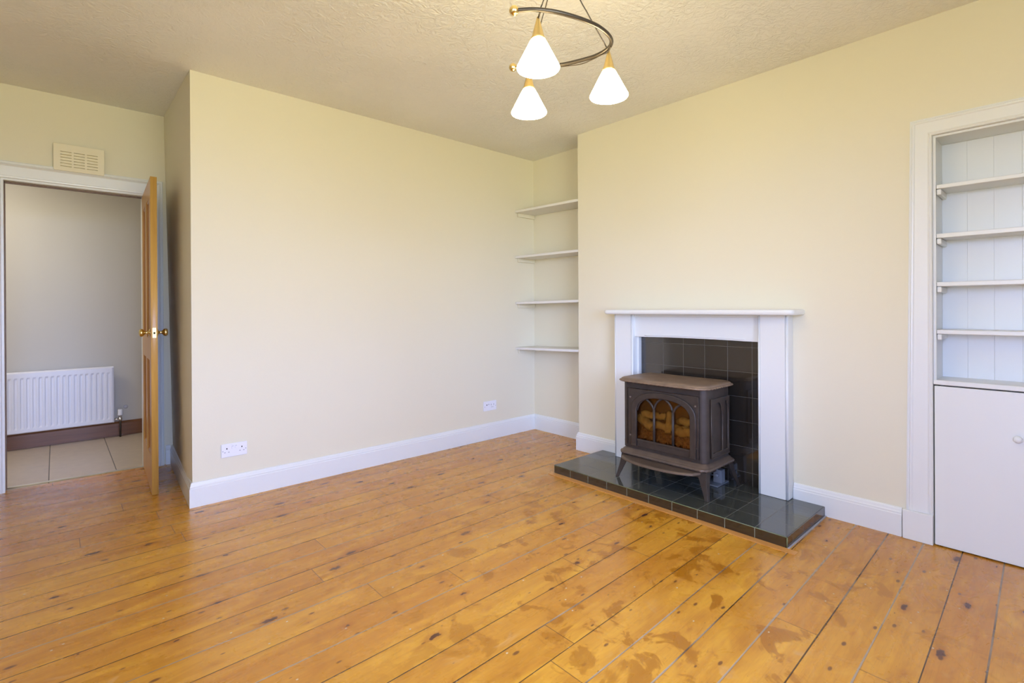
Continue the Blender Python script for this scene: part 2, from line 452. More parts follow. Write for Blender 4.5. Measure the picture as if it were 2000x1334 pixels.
def plate(name, loops, thick, fn, mat, parent=None, bevel=0.0):
    """flat plate with holes from 2-D loops (u,v); fn maps (u,v,w) to the world, w from -thick/2 to thick/2"""
    cu = bpy.data.curves.new('tmp', 'CURVE'); cu.dimensions = '2D'; cu.fill_mode = 'BOTH'
    cu.extrude = thick / 2 - bevel; cu.bevel_depth = bevel; cu.bevel_resolution = 2
    for lp in loops:
        sp_ = cu.splines.new('POLY'); sp_.points.add(len(lp) - 1); sp_.use_cyclic_u = True
        for q, (u, w) in zip(sp_.points, lp): q.co = (u, w, 0, 1)
    tmp = bpy.data.objects.new('tmp', cu); COL.objects.link(tmp)
    bpy.context.view_layer.update()
    dg = bpy.context.evaluated_depsgraph_get()
    me = bpy.data.meshes.new_from_object(tmp.evaluated_get(dg))
    bpy.data.objects.remove(tmp)
    off = Vector(parent.location) if parent else Vector((0, 0, 0))
    for q in me.vertices: q.co = Vector(fn(*q.co)) - off
    bm = bmesh.new(); bm.from_mesh(me)
    bmesh.ops.remove_doubles(bm, verts=bm.verts, dist=1e-6)
    bmesh.ops.recalc_face_normals(bm, faces=bm.faces); bm.to_mesh(me); bm.free()
    me.materials.clear(); me.materials.append(mat); me.name = name
    o = bpy.data.objects.new(name, me); COL.objects.link(o)
    if parent: o.parent = parent
    return o
def rrect(u0, u1, v0, v1, r, n=6):
    pts = []
    for cx, cy, a0 in ((u1 - r, v1 - r, 0), (u0 + r, v1 - r, 90), (u0 + r, v0 + r, 180), (u1 - r, v0 + r, 270)):
        for i in range(n + 1):
            a = math.radians(a0 + 90 * i / n)
            pts.append((cx + r * math.cos(a), cy + r * math.sin(a)))
    return pts

# ------------------------------------------------------------------ measured place
YA, XC, XA, XD, YC, H = 3.5836, 3.2765, 0.613, 3.537, 2.7866, 2.6576
YB = 4.72            # wall with the doorway
WX = WEST_X           # wall on the camera's left, out of frame
HB = 2.70            # ceiling height over the doorway recess
T = 0.018
E = 0.0008

# floor and ceiling
struct(MB().box(WX - 0.1, XD + 0.1, NEAR_Y - 0.1, 4.76, -0.12, 0.0).build('floor', M['floor']))
c_ = MB()
ys = [(NEAR_Y - 0.1, H), (YA, H), (YB + 0.12, HB + 0.004)]
c_.loft([[(WX - 0.1, y, z), (XD + 0.1, y, z), (XD + 0.1, y, 2.85), (WX - 0.1, y, 2.85)] for y, z in ys])
struct(c_.build('ceiling', M['ceiling']))
# long plain wall
struct(MB().box(XA, XD + 0.1, YA, YA + 0.12, 0, H).build('wall_back', M['wall']))
# return wall beside the door; it leans a little
w = MB()
w.hexa([(XA, YA + 0.12, 0), (XA, YA + 0.12, H + 0.004), (0.68, YB, 0), (0.632, YB, HB),
        (XA + 0.12, YA + 0.12, 0), (XA + 0.12, YA + 0.12, H + 0.004), (0.78, YB, 0), (0.78, YB, HB)])
struct(w.build('wall_return', M['wall']))
# wall with the doorway (opening x -0.262..0.506, z 0..2.075)
DX0, DX1, DZ = -0.262, 0.506, 2.075
w = MB()
w.box(WX, DX0, YB, YB + 0.1, 0, HB).box(DX1, 0.80, YB, YB + 0.1, 0, HB).box(DX0, DX1, YB, YB + 0.1, DZ, HB)
struct(w.build('wall_far', M['wall']))
# alcove: its back wall and the side of the chimney breast
struct(MB().box(XD, XD + 0.1, YC - 0.1, YA, 0, H).build('wall_alcove', M['wall']))
# chimney-breast wall with the fireplace recess and the press cupboard opening
CY0, CY1, CZ = -0.26, 0.464, 2.055   # cupboard opening
w = MB()
FY0, FY1, FZ = 1.20, 2.28, 1.06
X1 = XD + 0.1
w.box(XC, X1 - 0.1, FY1, YC, 0, H)
w.box(XC, X1, FY0, FY1, FZ, H)
w.box(XC + 0.03, X1, FY0, FY1, 0, FZ)
w.box(XC, X1, CY1, FY0, 0, H)
w.box(XC, X1, CY0, CY1, CZ, H)
w.box(XC + 0.22, X1, CY0, CY1, 0, CZ)
w.box(XC, X1, NEAR_Y, CY0, 0, H)
struct(w.build('wall_right', M['wall']))
# walls behind the camera
_, a, b_, z0, z1 = WINS[1]
struct(MB().box(WX - 0.15, WX, NEAR_Y, a, 0, H).box(WX - 0.15, WX, a, b_, 0, z0).box(WX - 0.15, WX, a, b_, z1, H).box(WX - 0.15, WX, b_, YB, 0, HB).build('wall_left', M['wall']))
_, a, b_, z0, z1 = WINS[0]
struct(MB().box(WX - 0.15, a, NEAR_Y - 0.15, NEAR_Y, 0, H).box(a, b_, NEAR_Y - 0.15, NEAR_Y, 0, z0).box(a, b_, NEAR_Y - 0.15, NEAR_Y, z1, H).box(b_, X1, NEAR_Y - 0.15, NEAR_Y, 0, H).build('wall_near', M['wall']))
for i, (side, a, b_, z0, z1) in enumerate(WINS):
    def fx(mb, u0, u1, d0, d1, w0, w1):   # u along the wall, d depth outward from the room face
        if side == 'near': return mb.box(u0, u1, NEAR_Y - d1, NEAR_Y - d0, w0, w1)
        return mb.box(WX - d1, WX - d0, u0, u1, w0, w1)
    f = MB()
    zm = (z0 + z1) / 2
    for u0, u1, w0, w1 in ((a, a + 0.05, z0, z1), (b_ - 0.05, b_, z0, z1), (a + 0.05, b_ - 0.05, z0, z0 + 0.06), (a + 0.05, b_ - 0.05, z1 - 0.05, z1), (a + 0.05, b_ - 0.05, zm - 0.02, zm + 0.02)):
        fx(f, u0, u1, 0.06, 0.12, w0, w1)
    win = struct(f.build('window_%d' % (i + 1), M['white'], bev=0.003))
    fx(MB(), a + 0.04, b_ - 0.04, 0.087, 0.093, z0 + 0.04, z1 - 0.04).build('glass_pane', M['glass'], win)
    struct(fx(MB(), a - 0.05, b_ + 0.05, -0.14, -0.001, z0 - 0.045, z0 - 0.005).build('trim_%d' % (i + 5), M['white'], bev=0.006))

# ------------------------------------------------------------------ skirting boards (moulded profile)
def skirt(p0, p1, nrm, h=0.148, t=T, name='baseboard_back', mat='white', miter0=0, miter1=0, z0=0.0, prof=None):
    """profile extruded from p0 to p1; nrm points into the room; miter: + lengthens the front edge"""
    p0, p1, nrm = Vector((*p0, 0)), Vector((*p1, 0)), Vector((*nrm, 0))
    d = (p1 - p0).normalized()
    prof = prof or [(0, 0), (t, 0), (t, h - 0.036), (t - 0.003, h - 0.032), (t - 0.0025, h - 0.024), (t - 0.006, h - 0.018), (t - 0.008, h - 0.008), (t - 0.011, h - 0.002), (0.004, h), (0, h)]
    r0, r1 = [], []
    for o, z in prof:
        a = p0 + nrm * o - d * (o * miter0); b_ = p1 + nrm * o + d * (o * miter1)
        r0.append((a.x, a.y, z0 + z)); r1.append((b_.x, b_.y, z0 + z))
    return struct(MB().loft([r0, r1]).build(name, M[mat]))
g = 0.0006
skirt((XA - g, YA - g), (XD - g, YA - g), (0, -1), name='baseboard_back', miter0=1, miter1=-1)
w = MB()
prof = [(0, 0), (T, 0), (T, .112), (T - .003, .116), (T - .0025, .124), (T - .006, .130), (T - .008, .140), (T - .011, .146), (.004, .148), (0, .148)]
r0 = [(XA - g - o, YA - g - o, z) for o, z in prof]; r1 = [(0.68 - g - o - 0.004, YB - g - T, z) for o, z in prof]
struct(w.loft([r0, r1]).build('baseboard_return', M['white']))
skirt((XD - g, YA - g), (XD - g, YC + g), (-1, 0), name='baseboard_alcove', miter0=-1, miter1=-1)
skirt((XD - g, YC + g), (XC - g, YC + g), (0, 1), name='baseboard_side', miter0=-1, miter1=1)
skirt((XC - g, YC + g), (XC - g, 2.358), (-1, 0), name='baseboard_breast', miter0=1)
skirt((XC - g, 1.112), (XC - g, 0.592), (-1, 0), name='baseboard_right')
skirt((0.63, YB - g), (0.66, YB - g), (0, -1), name='baseboard_far')
skirt((WX + 0.001, YB - g), (DX0 - 0.118, YB - g), (0, -1), name='baseboard_far')
skirt((XC - g, CY0 - 0.125), (XC - g, NEAR_Y + 0.001), (-1, 0), name='baseboard_right')

# ------------------------------------------------------------------ doorway: architrave, lining, threshold
def arch_ring(prof, path, mat, name, parent=None):
    """sweep profile (o = distance outward from the opening edge, d = projection) along a 3-sided path"""
    mb = MB(); rings = []
    for P, out, dirv in path:
        rings.append([tuple(Vector(P) + Vector(out) * o + Vector(dirv) * d) for o, d in prof])
    return mb.loft(rings).build(name, mat, parent)
ap = [(0, 0), (0, 0.010), (0.006, 0.016), (0.016, 0.017), (0.020, 0.013), (0.085, 0.015), (0.092, 0.020), (0.098, 0.026), (0.106, 0.022), (0.113, 0.024), (0.120, 0.020), (0.122, 0)]
yb = YB - g
o = arch_ring([(a * 0.95, b_) for a, b_ in ap],
              [((DX0, yb, 0), (-1, 0, 0), (0, -1, 0)), ((DX0, yb, DZ), (-1, 0, 1), (0, -1, 0)), ((DX1 , yb, DZ), (1, 0, 1), (0, -1, 0)), ((DX1, yb, 0), (1, 0, 0), (0, -1, 0))],
              M['white'], 'trim_1')
struct(o)
w = MB()
w.box(DX0, DX0 + 0.012, YB - 0.012, YB + 0.1, 0, DZ - 0.012).box(DX1 - 0.012, DX1, YB + 0.04, YB + 0.1, 0, DZ - 0.012)
w.box(DX0, DX1, YB - 0.012, YB + 0.1, DZ - 0.012, DZ)
struct(w.build('trim_2', M['white']))
w = MB()
w.box(DX0 + 0.0125, DX0 + 0.017, YB + 0.045, YB + 0.075, 0.006, DZ - 0.013).box(DX0 + 0.0125, DX1 - 0.013, YB + 0.045, YB + 0.075, DZ - 0.021, DZ - 0.013)
struct(w.build('trim_3', M['stopwood']))
w = MB()
pr = [(-0.018, 0.0), (-0.014, 0.004), (-0.004, 0.007), (0.006, 0.006), (0.016, 0.003), (0.018, 0)]
r0 = [(DX0 + 0.002, 4.823 + a, 0.0005 + z) for a, z in pr]; r1 = [(DX1 - 0.0, 4.762 + a, 0.0005 + z) for a, z in pr]
tag(w.loft([r0, r1]).build('threshold_strip', M['steel']), 'thin silver metal strip on the floor across the open doorway', 'threshold strip')

# ------------------------------------------------------------------ hall beyond
HY = 6.12
struct(MB().box(-1.6, 1.9, 4.761, HY + 0.1, -0.12, -0.001).build('floor_hall', M['halltile']))
struct(MB().box(DX0 - 0.0, DX1, 4.7601, 4.7609, -0.10, -0.002).build('floor_joint', M['stopwood'])) if False else None
w = MB(); w.box(-1.6, 1.9, HY, HY + 0.1, 0, 2.6); struct(w.build('wall_hall', M['hallwall']))
struct(MB().box(-1.7, -1.6, YB + 0.1, HY, 0, 2.6).build('wall_hall_left', M['hallwall']))
struct(MB().box(1.9, 2.0, YB + 0.1, HY, 0, 2.6).build('wall_hall_right', M['hallwall']))
struct(MB().box(-1.6, DX0, YB + 0.101, YB + 0.12, 0, 2.6).box(DX1, 1.9, YB + 0.101, YB + 0.12, 0, 2.6).box(DX0, DX1, YB + 0.101, YB + 0.12, DZ, 2.6).build('wall_hall_near', M['hallwall']))
struct(MB().box(-1.7, 2.0, YB + 0.12, HY + 0.1, 2.6, 2.7).build('ceiling_hall', M['ceiling']))
o = skirt((-1.59, HY - g), (1.89, HY - g), (0, -1), name='baseboard_hall', mat='skirtwood', prof=[(0, 0), (0.02, 0), (0.02, 0.118), (0.012, 0.132), (0.004, 0.137), (0, 0.137)])

# radiator
rad = thing('radiator', 'white ribbed panel radiator on the hall wall beyond the doorway', 'radiator', (-0.2, 6.05, 0.14))
rx0, rx1, rz0, rz1, ry = -0.95, 0.405, 0.145, 0.668, 6.02
mb = MB()
front = []
nfl = 34
uu = []
n_ = 0
xx = rx0 + 0.02
step = (rx1 - rx0 - 0.04) / nfl
pts = [(rx0, ry + 0.006), (rx0 + 0.012, ry)]
for i in range(nfl):
    a = rx0 + 0.02 + i * step
    pts += [(a, ry), (a + step * 0.18, ry), (a + step * 0.32, ry + 0.006), (a + step * 0.68, ry + 0.006), (a + step * 0.82, ry)]
pts += [(rx1 - 0.012, ry), (rx1, ry + 0.006)]
ribs = [(x, y) for x, y in pts]
flat = [(x, min(y, ry + 0.006) if i in (0, len(pts) - 1) else ry) for i, (x, y) in enumerate(pts)]
def rr(pp, z): return [(x, y, z) for x, y in pp]
rings = [[(x, ry + 0.012, rz0) for x, y in flat], rr(flat, rz0 + 0.008), rr(flat, rz0 + 0.035), rr(ribs, rz0 + 0.05), rr(ribs, rz1 - 0.062), rr(flat, rz1 - 0.045), rr(flat, rz1 - 0.008), [(x, ry + 0.012, rz1) for x, y in flat]]
mb.loft(rings, cap=False, closed=False)
mb.box(rx0, rx1, ry + 0.012, ry + 0.018, rz0, rz1)
mb.build('front_panel', M['radiator'], rad)
MB().box(rx0 + 0.01, rx1 - 0.01, ry + 0.04, ry + 0.052, rz0 + 0.01, rz1 - 0.01).build('rear_panel', M['radiator'], rad)
tg = MB(); tg.box(rx0, rx1, ry + 0.013, ry + 0.055, rz1 - 0.003, rz1 + 0.003)
tg.build('top_grille', M['radiator'], rad, bev=0.002)
MB().box(rx1 - 0.004, rx1 + 0.001, ry + 0.006, ry + 0.055, rz0, rz1).build('side_panel', M['radiator'], rad, bev=0.002)
for bx in (-0.6, 0.05):
    MB().box(bx, bx + 0.03, ry + 0.053, HY - 0.0006, 0.25, 0.58).build('wall_bracket', M['radiator'], rad)
vx, vy = 0.452, 6.045
MB().lathe([(0.0, 0.262), (0.014, 0.262), (0.019, 0.256), (0.020, 0.215), (0.022, 0.212), (0.022, 0.204), (0.0, 0.204)], (vx, vy, 0)).build('valve_head', M['plastic'], rad)['label'] = 'white thermostatic valve head'
v_ = MB(); v_.lathe([(0.0, 0.204), (0.011, 0.204), (0.011, 0.18), (0.016, 0.178), (0.016, 0.163), (0.009, 0.16), (0.009, 0.15), (0, 0.15)], (vx, vy, 0), n=12)
v_.lathe([(0.0, -0.05), (0.010, -0.05), (0.010, 0.0), (0, 0.0)], (vx, vy, 0.170), axis='x', n=12)
v_.build('valve_body', M['steel'], rad)
MB().tube([(vx, vy, 0.155), (vx, vy, 0.0005)], 0.0075).build('pipe', M['bronze'], rad)
MB().lathe([(0.0, -0.006), (0.016, -0.006), (0.018, -0.003), (0.018, 0.0), (0, 0.0)], (0.500, HY - 0.0008, 0.268), axis='y', n=20).build('pipe_clip', M['hallclip'], rad)

# ------------------------------------------------------------------ open door leaf
DL, DT, DH = 0.790, 0.036, 2.058
Hp = Vector((0.494, 4.755, 0)); Fp = Vector((0.4555, 3.967, 0))
dd = (Fp - Hp).normalized()
nn = Vector((-dd.y, dd.x, 0))      # to the right (+x) side
if nn.x < 0: nn = -nn
def dmap(u, v, wv):   # u along leaf from hinge, v height, wv through thickness (0 left face .. DT right face)
    p = Hp + dd * u + nn * wv
    return (p.x, p.y, v)
door = bpy.data.objects.new('door_1', None); COL.objects.link(door); door.location = dmap(0, 0.008, DT / 2)
door.empty_display_size = 0.05
struct(door, 'golden pine four-panel door standing open into the room', 'door')
ST = 0.105
pu = [(ST, DL / 2 - 0.045), (DL / 2 + 0.045, DL - ST)]
pv = [(0.232, 0.868), (1.012, 1.942)]
loops = [[(0, 0.008), (DL, 0.008), (DL, DH), (0, DH)]]
for a, b_ in pu:
    for c0, c1 in pv:
        loops.append([(a, c0), (b_, c0), (b_, c1), (a, c1)])
plate('door_frame', loops, DT, lambda u, v, wv: dmap(u, v, wv + DT / 2), M['doorwood'], door, bevel=0.0012)
for a, b_ in pu:
    for c0, c1 in pv:
        mb = MB()
        def fr(i, wv): return [dmap(a + i, c0 + i, wv), dmap(b_ - i, c0 + i, wv), dmap(b_ - i, c1 - i, wv), dmap(a + i, c1 - i, wv)]
        mb.loft([fr(0.0005, 0.003), fr(0.004, 0.005), fr(0.010, 0.008), fr(0.014, 0.013)][::-1] + [], cap=False)
        mb.loft([fr(0.0005, DT - 0.003), fr(0.004, DT - 0.005), fr(0.010, DT - 0.008), fr(0.014, DT - 0.013)], cap=False)
        mb.loft([fr(0.0005, 0.003), fr(0.0005, DT - 0.003)], cap=False)
        mb.loft([fr(0.012, 0.0125), fr(0.012, DT - 0.0125)])
        mb.build('door_panel', M['doorpanel'], door)
ku, kz = DL - 0.062, 1.052
def knob(side):
    mb = MB(); s = -1 if side == 0 else 1
    base = 0 if side == 0 else DT
    prof = [(0.0, 0.0005), (0.026, 0.0005), (0.026, 0.003), (0.020, 0.006), (0.010, 0.009), (0.0085, 0.022), (0.010, 0.028), (0.021, 0.036), (0.0255, 0.045), (0.0245, 0.053), (0.018, 0.059), (0.0, 0.061)]
    rings = []
    for r, h in prof:
        ring = []
        for i in range(28):
            a = 2 * math.pi * i / 28
            c0 = Hp + dd * (ku + r * math.cos(a)) + nn * (base + s * h)
            ring.append((c0.x, c0.y, kz + r * math.sin(a)))
        rings.append(ring)
    return mb.loft(rings, True, cap=True).build('door_knob', M['brass'], door)
knob(0)['label'] = 'brass knob on the hall-side face'; knob(1)['label'] = 'brass knob on the room-side face'
mb = MB()
def fpt(u, v, wv): return dmap(u, v, wv)
mb.hexa([fpt(DL + a, v, wv) for a in (0.0002, 0.0022) for wv in (0.007, DT - 0.007) for v in (kz - 0.033, kz + 0.033)])
mb.build('latch_plate', M['satinbrass'], door, bev=0.0008)
mb = MB(); mb.hexa([fpt(DL + a, v, wv) for a in (0.0023, 0.0029) for wv in (0.013, DT - 0.013) for v in (kz - 0.008, kz + 0.005)])
mb.build('latch_hole', M['hole'], door)
for hz in (0.25, 1.05, 1.82):
    mb = MB().tube([dmap(-0.004, hz - 0.045, DT + 0.003), dmap(-0.004, hz + 0.045, DT + 0.003)], 0.005, 10)
    mb.build('hinge', M['brass'], door)

# ------------------------------------------------------------------ air vent over the door
vent = thing('air_vent', 'cream louvred air vent on the wall above the doorway', 'air vent', (0.13, YB - g, 2.26))
vx0, vx1, vz0, vz1 = -0.004, 0.267, 2.172, 2.355
yv = YB - 0.0275
loops = [rrect(vx0, vx1, vz0, vz1, 0.006, 3)]
gx0, gx1, gz0, gz1 = 0.030, 0.232, 2.196, 2.308
cw = (gx1 - gx0 - 2 * 0.010) / 3
sl = []
for i in range(3):
    for j in range(6):
        a = gx0 + i * (cw + 0.010); zc = gz0 + 0.006 + j * (gz1 - gz0 - 0.012) / 5
        loops.append([(a, zc - 0.0045), (a + cw, zc - 0.0045), (a + cw, zc + 0.0045), (a, zc + 0.0045)])
        sl.append((a, zc))
plate('frame', loops, 0.012, lambda u, v, wv: (u, yv - wv, v), M['creamplastic'], vent, bevel=0.0012)
MB().box(vx0 + 0.004, vx1 - 0.004, yv + 0.0065, YB - g, vz0 + 0.004, vz1 - 0.004).build('back_box', M['greyslot'], vent)
for a, zc in sl:
    MB().hexa([(x, y, zc + dz + (0.004 if y > yv else -0.003)) for x in (a, a + cw) for y in (yv - 0.004, yv + 0.006) for dz in (-0.0012, 0.0012)]).build('slat', M['creamplastic'], vent)

# ------------------------------------------------------------------ sockets
def socket(name, label, x0, x1, z0, z1, kind):
    t_ = thing(name, label, 'electrical socket', ((x0 + x1) / 2, YA - g, (z0 + z1) / 2))
    y0 = YA - 0.0015
    MB().box(x0 + 0.006, x1 - 0.006, YA - 0.004, YA - g, z0 + 0.006, z1 - 0.006).build('backing', M['plastic'], t_)
    MB().box(x0, x1, YA - 0.012, YA - 0.0042, z0, z1).build('face_plate', M['plastic'], t_, bev=0.003, seg=3)
    yf = YA - 0.0124
    cx, cz = (x0 + x1) / 2, (z0 + z1) / 2
    if kind == 'double':
        for s in (-1, 1):
            hx = cx + s * 0.043
            for dx, dz, ww, hh in ((0, 0.012, 0.006, 0.009), (-0.011, -0.011, 0.008, 0.0055), (0.011, -0.011, 0.008, 0.0055)):
                MB().box(hx + dx - ww / 2, hx + dx + ww / 2, yf - 0.0004, yf, cz + dz - hh / 2, cz + dz + hh / 2).build('pin_hole', M['hole'] if dz > 0 else M['socketgrey'], t_)
            MB().hexa([(x, y, z + (0.0 if y < yf - 0.002 else 0)) for x in (cx + s * 0.0095 - 0.007, cx + s * 0.0095 + 0.007) for y in (yf - 0.0035, yf) for z in (cz + 0.008, cz + 0.028)]).build('rocker_switch', M['plastic'], t_, bev=0.001)
            MB().box(cx + s * 0.0095 - 0.004, cx + s * 0.0095 + 0.004, yf - 0.0042, yf - 0.0036, cz + 0.024, cz + 0.0265).build('switch_mark', M['socketgrey'], t_)
            MB().lathe([(0, -0.0008), (0.0032, -0.0008), (0.0032, 0), (0, 0)], (cx + s * 0.0655, yf, cz - 0.002), axis='y', n=12).build('screw', M['socketgrey'], t_)
    else:
        MB().lathe([(0, -0.004), (0.0085, -0.004), (0.0095, 0), (0, 0)], (x0 + 0.034, yf, cz + 0.012), axis='y', n=20).build('aerial_collar', M['plastic'], t_)
        MB().lathe([(0, -0.0006), (0.0052, -0.0006), (0.0052, 0), (0, 0)], (x0 + 0.034, yf - 0.0042, cz + 0.012), axis='y', n=16).build('aerial_hole', M['hole'], t_)
        for dx, dz, ww, hh in ((0.088, 0.010, 0.007, 0.016), (0.118, 0.010, 0.007, 0.014), (0.100, -0.012, 0.030, 0.004), (0.060, 0.014, 0.010, 0.010)):
            MB().box(x0 + dx - ww / 2, x0 + dx + ww / 2, yf - 0.0006, yf, cz + dz - hh / 2, cz + dz + hh / 2).build('slot', M['socketgrey'], t_)
        for sx in (x0 + 0.012, x1 - 0.012):
            MB().lathe([(0, -0.0008), (0.0032, -0.0008), (0.0032, 0), (0, 0)], (sx, yf, cz - 0.004), axis='y', n=12).build('screw', M['socketgrey'], t_)
    return t_
socket('wall_socket', 'white double socket low on the long cream wall, nearest the open door', 0.767, 0.916, 0.267, 0.351, 'double')
socket('wall_socket', 'small white outlet plate low on the long wall, near the shelved alcove', 2.877, 3.029, 0.262, 0.349, 'aerial')

# ------------------------------------------------------------------ alcove shelves
names = ['topmost white alcove shelf, seen from below', 'second white alcove shelf from the top', 'third white alcove shelf from the top, level with the mantel', 'lowest white alcove shelf, its upper face just seen']
SH = [(2.136, 2.122), (1.699, 1.694), (1.258, 1.268), (0.823, 0.845)]
for (zl, zr), lb in zip(SH, names):
    t_ = thing('alcove_shelf', lb, 'shelf', (3.40, 3.18, zl), 'white shelves in the alcove beside the chimney breast')
    th = 0.022
    y0, y1 = YC + 0.003, YA - 0.003
    xf, xb = XC + 0.006, XD - 0.003
    MB().hexa([(x, y, (zr if y < 3 else zl) - dz) for x in (xf, xb) for y in (y0, y1) for dz in (th, 0)]).build('shelf_board', M['shelfwhite'], t_, bev=0.003)
    MB().box(xf + 0.03, xb - 0.002, y1 - 0.018, y1, zl - th - 0.036, zl - th - 0.0006).build('batten', M['wall'], t_, bev=0.002)['label'] = 'cream-painted batten on the long wall'
    MB().box(xf + 0.03, xb - 0.002, y0, y0 + 0.018, zr - th - 0.036, zr - th - 0.0006).build('batten', M['wall'], t_, bev=0.002)['label'] = 'cream-painted batten on the chimney breast side'

# ------------------------------------------------------------------ press cupboard in the right wall
cup = thing('built_in_cupboard', 'white built-in cupboard with open shelves above plain doors, in the right wall', 'cupboard', (XC, 0.1, 0))
xw = XC - g
ap2 = [(0.0, 0), (0.0, 0.012), (0.004, 0.016), (0.010, 0.014), (0.016, 0.017), (0.022, 0.014), (0.082, 0.016), (0.088, 0.020), (0.094, 0.021), (0.098, 0.016), (0.103, 0.019), (0.109, 0.018), (0.112, 0.0)]
pz = 0.150
arch_ring(ap2, [((xw, CY1, pz), (0, 1, 0), (-1, 0, 0)), ((xw, CY1, CZ), (0, 0.80, 0.82), (-1, 0, 0)), ((xw, CY0, CZ), (0, -0.80, 0.82), (-1, 0, 0)), ((xw, CY0, pz), (0, -1, 0), (-1, 0, 0))], M['white'], 'architrave', cup)
for a, b_ in ((CY1, CY1 + 0.123), (CY0 - 0.123, CY0)):
    MB().box(xw - 0.029, xw, a, b_, 0.0005, pz - 0.0005).build('plinth_block', M['white'], cup, bev=0.003)
yi0, yi1 = CY0 + 0.012, CY1 - 0.012
xb = XC + 0.185
MB().box(XC + 0.001, xb + 0.03, yi1, CY1 - g, 0.82, CZ - 0.012).build('side_panel', M['white'], cup)
MB().box(XC + 0.001, xb + 0.03, CY0 + g, yi0, 0.82, CZ - 0.012).build('side_panel', M['white'], cup)
MB().box(XC + 0.001, xb + 0.03, CY0 + g, CY1 - g, CZ - 0.0115, CZ - g).build('top_panel', M['white'], cup)
mb = MB()
yy = yi1
while yy > yi0 + 0.01:
    y2 = max(yi0, yy - 0.099)
    mb.box(xb, xb + 0.015, y2 + 0.0001, yy - 0.0001, 0.82, CZ - 0.012)
    yy = y2
mb.box(xb + 0.0152, xb + 0.022, yi0, yi1, 0.82, CZ - 0.012)
mb.build('back_panel', M['white'], cup, bev=0.0007)
for z, th in ((1.806, 0.020), (1.561, 0.022), (1.319, 0.022), (1.080, 0.021)):
    MB().box(XC + 0.004, xb - 0.0008, yi0 + 0.001, yi1 - 0.001, z - th, z).build('shelf', M['white'], cup, bev=0.003)
    for a, b_ in ((yi1 - 0.020, yi1 - 0.001), (yi0 + 0.001, yi0 + 0.020)):
        MB().box(XC + 0.010, xb - 0.001, a, b_, z - th - 0.030, z - th - 0.0006).build('shelf_batten', M['white'], cup, bev=0.005)
MB().box(XC - 0.014, xb + 0.028, CY0 + 0.001, CY1 - 0.001, 0.806, 0.830).build('ledge', M['white'], cup, bev=0.004)
MB().box(xb + 0.002, xb + 0.02, CY0 + 0.002, CY1 - 0.002, 0.001, 0.80).build('carcass', M['white'], cup)
for k, (a, b_, ks) in enumerate(((0.105, CY1 - 0.005, 0.162), (CY0 + 0.004, 0.101, 0.042))):
    d_ = MB().box(XC - 0.012, XC + 0.008, a, b_, 0.006, 0.800).build('door', M['white'], cup, bev=0.002)
    kb = MB().lathe([(0, -0.028), (0.008, -0.0275), (0.0145, -0.023), (0.0165, -0.017), (0.014, -0.010), (0.008, -0.006), (0.009, 0.0), (0, 0)], (XC - 0.0125, ks, 0.588), axis='x', n=24)
    kk = kb.build('door_knob', M['white'])
    kk.parent = d_; kk.location = -Vector(d_.location) - Vector(cup.location) + Vector((0, 0, 0))

# ------------------------------------------------------------------ hearth and surround
HX, HY0, HY1, HZ = 2.685, 0.944, 2.525, 0.056
hearth = thing('hearth', 'raised slab of glossy dark green tiles under the stove', 'hearth', ((HX + XC) / 2, (HY0 + HY1) / 2, 0))
xh = XC - T - 0.0025
mb = MB().box(HX + 0.006, xh, HY0 + 0.006, HY1 - 0.006, HZ - 0.010, HZ)
mb.box(xh, XC + 0.0265, 1.30, 2.19, HZ - 0.010, HZ)
mb.build('top_tiles', M['hearthtop'], hearth)
MB().box(HX, HX + 0.0058, HY0 + 0.006, HY1 - 0.006, 0.0006, HZ - 0.001).build('edge_tiles', M['hearthfront'], hearth)
for a, b_ in ((HY0, HY0 + 0.0058), (HY1 - 0.0058, HY1)):
    MB().box(HX + 0.006, xh, a, b_, 0.0006, HZ - 0.001).build('end_tiles', M['hearthend'], hearth)
MB().box(HX + 0.0062, xh, HY0 + 0.0062, HY1 - 0.0062, 0.0006, HZ - 0.0102).build('core', M['grout'], hearth)
mb = MB().tube([(HX + 0.002, HY0 + 0.003, HZ - 0.0018), (HX + 0.002, HY1 - 0.003, HZ - 0.0018)], 0.0024, 8)
mb.tube([(HX + 0.002, HY0 + 0.002, 0.001), (HX + 0.002, HY0 + 0.002, HZ - 0.003)], 0.003, 8)
mb.build('edge_trim', M['trimgreen'], hearth)
# timber border let into the floor in front of the hearth
tag(MB().box(HX - 0.048, HX - 0.0008, HY0 - 0.050, HY1 + 0.01, 0.0005, 0.0028).build('border_strip', M['stripwood']), 'narrow lighter timber strip in the floor along the hearth front', 'floor strip')
tag(MB().box(HX - 0.0005, XC - T - 0.002, HY0 - 0.008, HY0 - 0.0006, 0.0005, 0.005).build('sealant_bead', M['socketgrey']), 'thin grey sealant line where the hearth end meets the floorboards', 'sealant')

sur = thing('fireplace_surround', 'white painted wooden fireplace surround with a plain mantel shelf', 'fireplace surround', (3.2, 1.735, HZ))
xp = 3.190
def pilaster(y0, y1):
    p = MB().box(xp + 0.006, XC - g, y0, y1, HZ + 0.002, 1.149).build('pilaster', M['white'], sur, bev=0.002)
    mb = MB()
    mb.box(xp, xp + 0.0056, y0 + 0.016, y1 - 0.016, HZ + 0.002, 1.149)
    mb.tube([(xp + 0.006, y0 + 0.008, HZ + 0.002), (xp + 0.006, y0 + 0.008, 1.149)], 0.0065, 10)
    mb.tube([(xp + 0.006, y1 - 0.008, HZ + 0.002), (xp + 0.006, y1 - 0.008, 1.149)], 0.0065, 10)
    q = mb.build('bead_moulding', M['white'])
    q.parent = p; q.location = -Vector(sur.location) - Vector(p.location)
    return p
pilaster(1.115, 1.288); pilaster(2.190, 2.357)
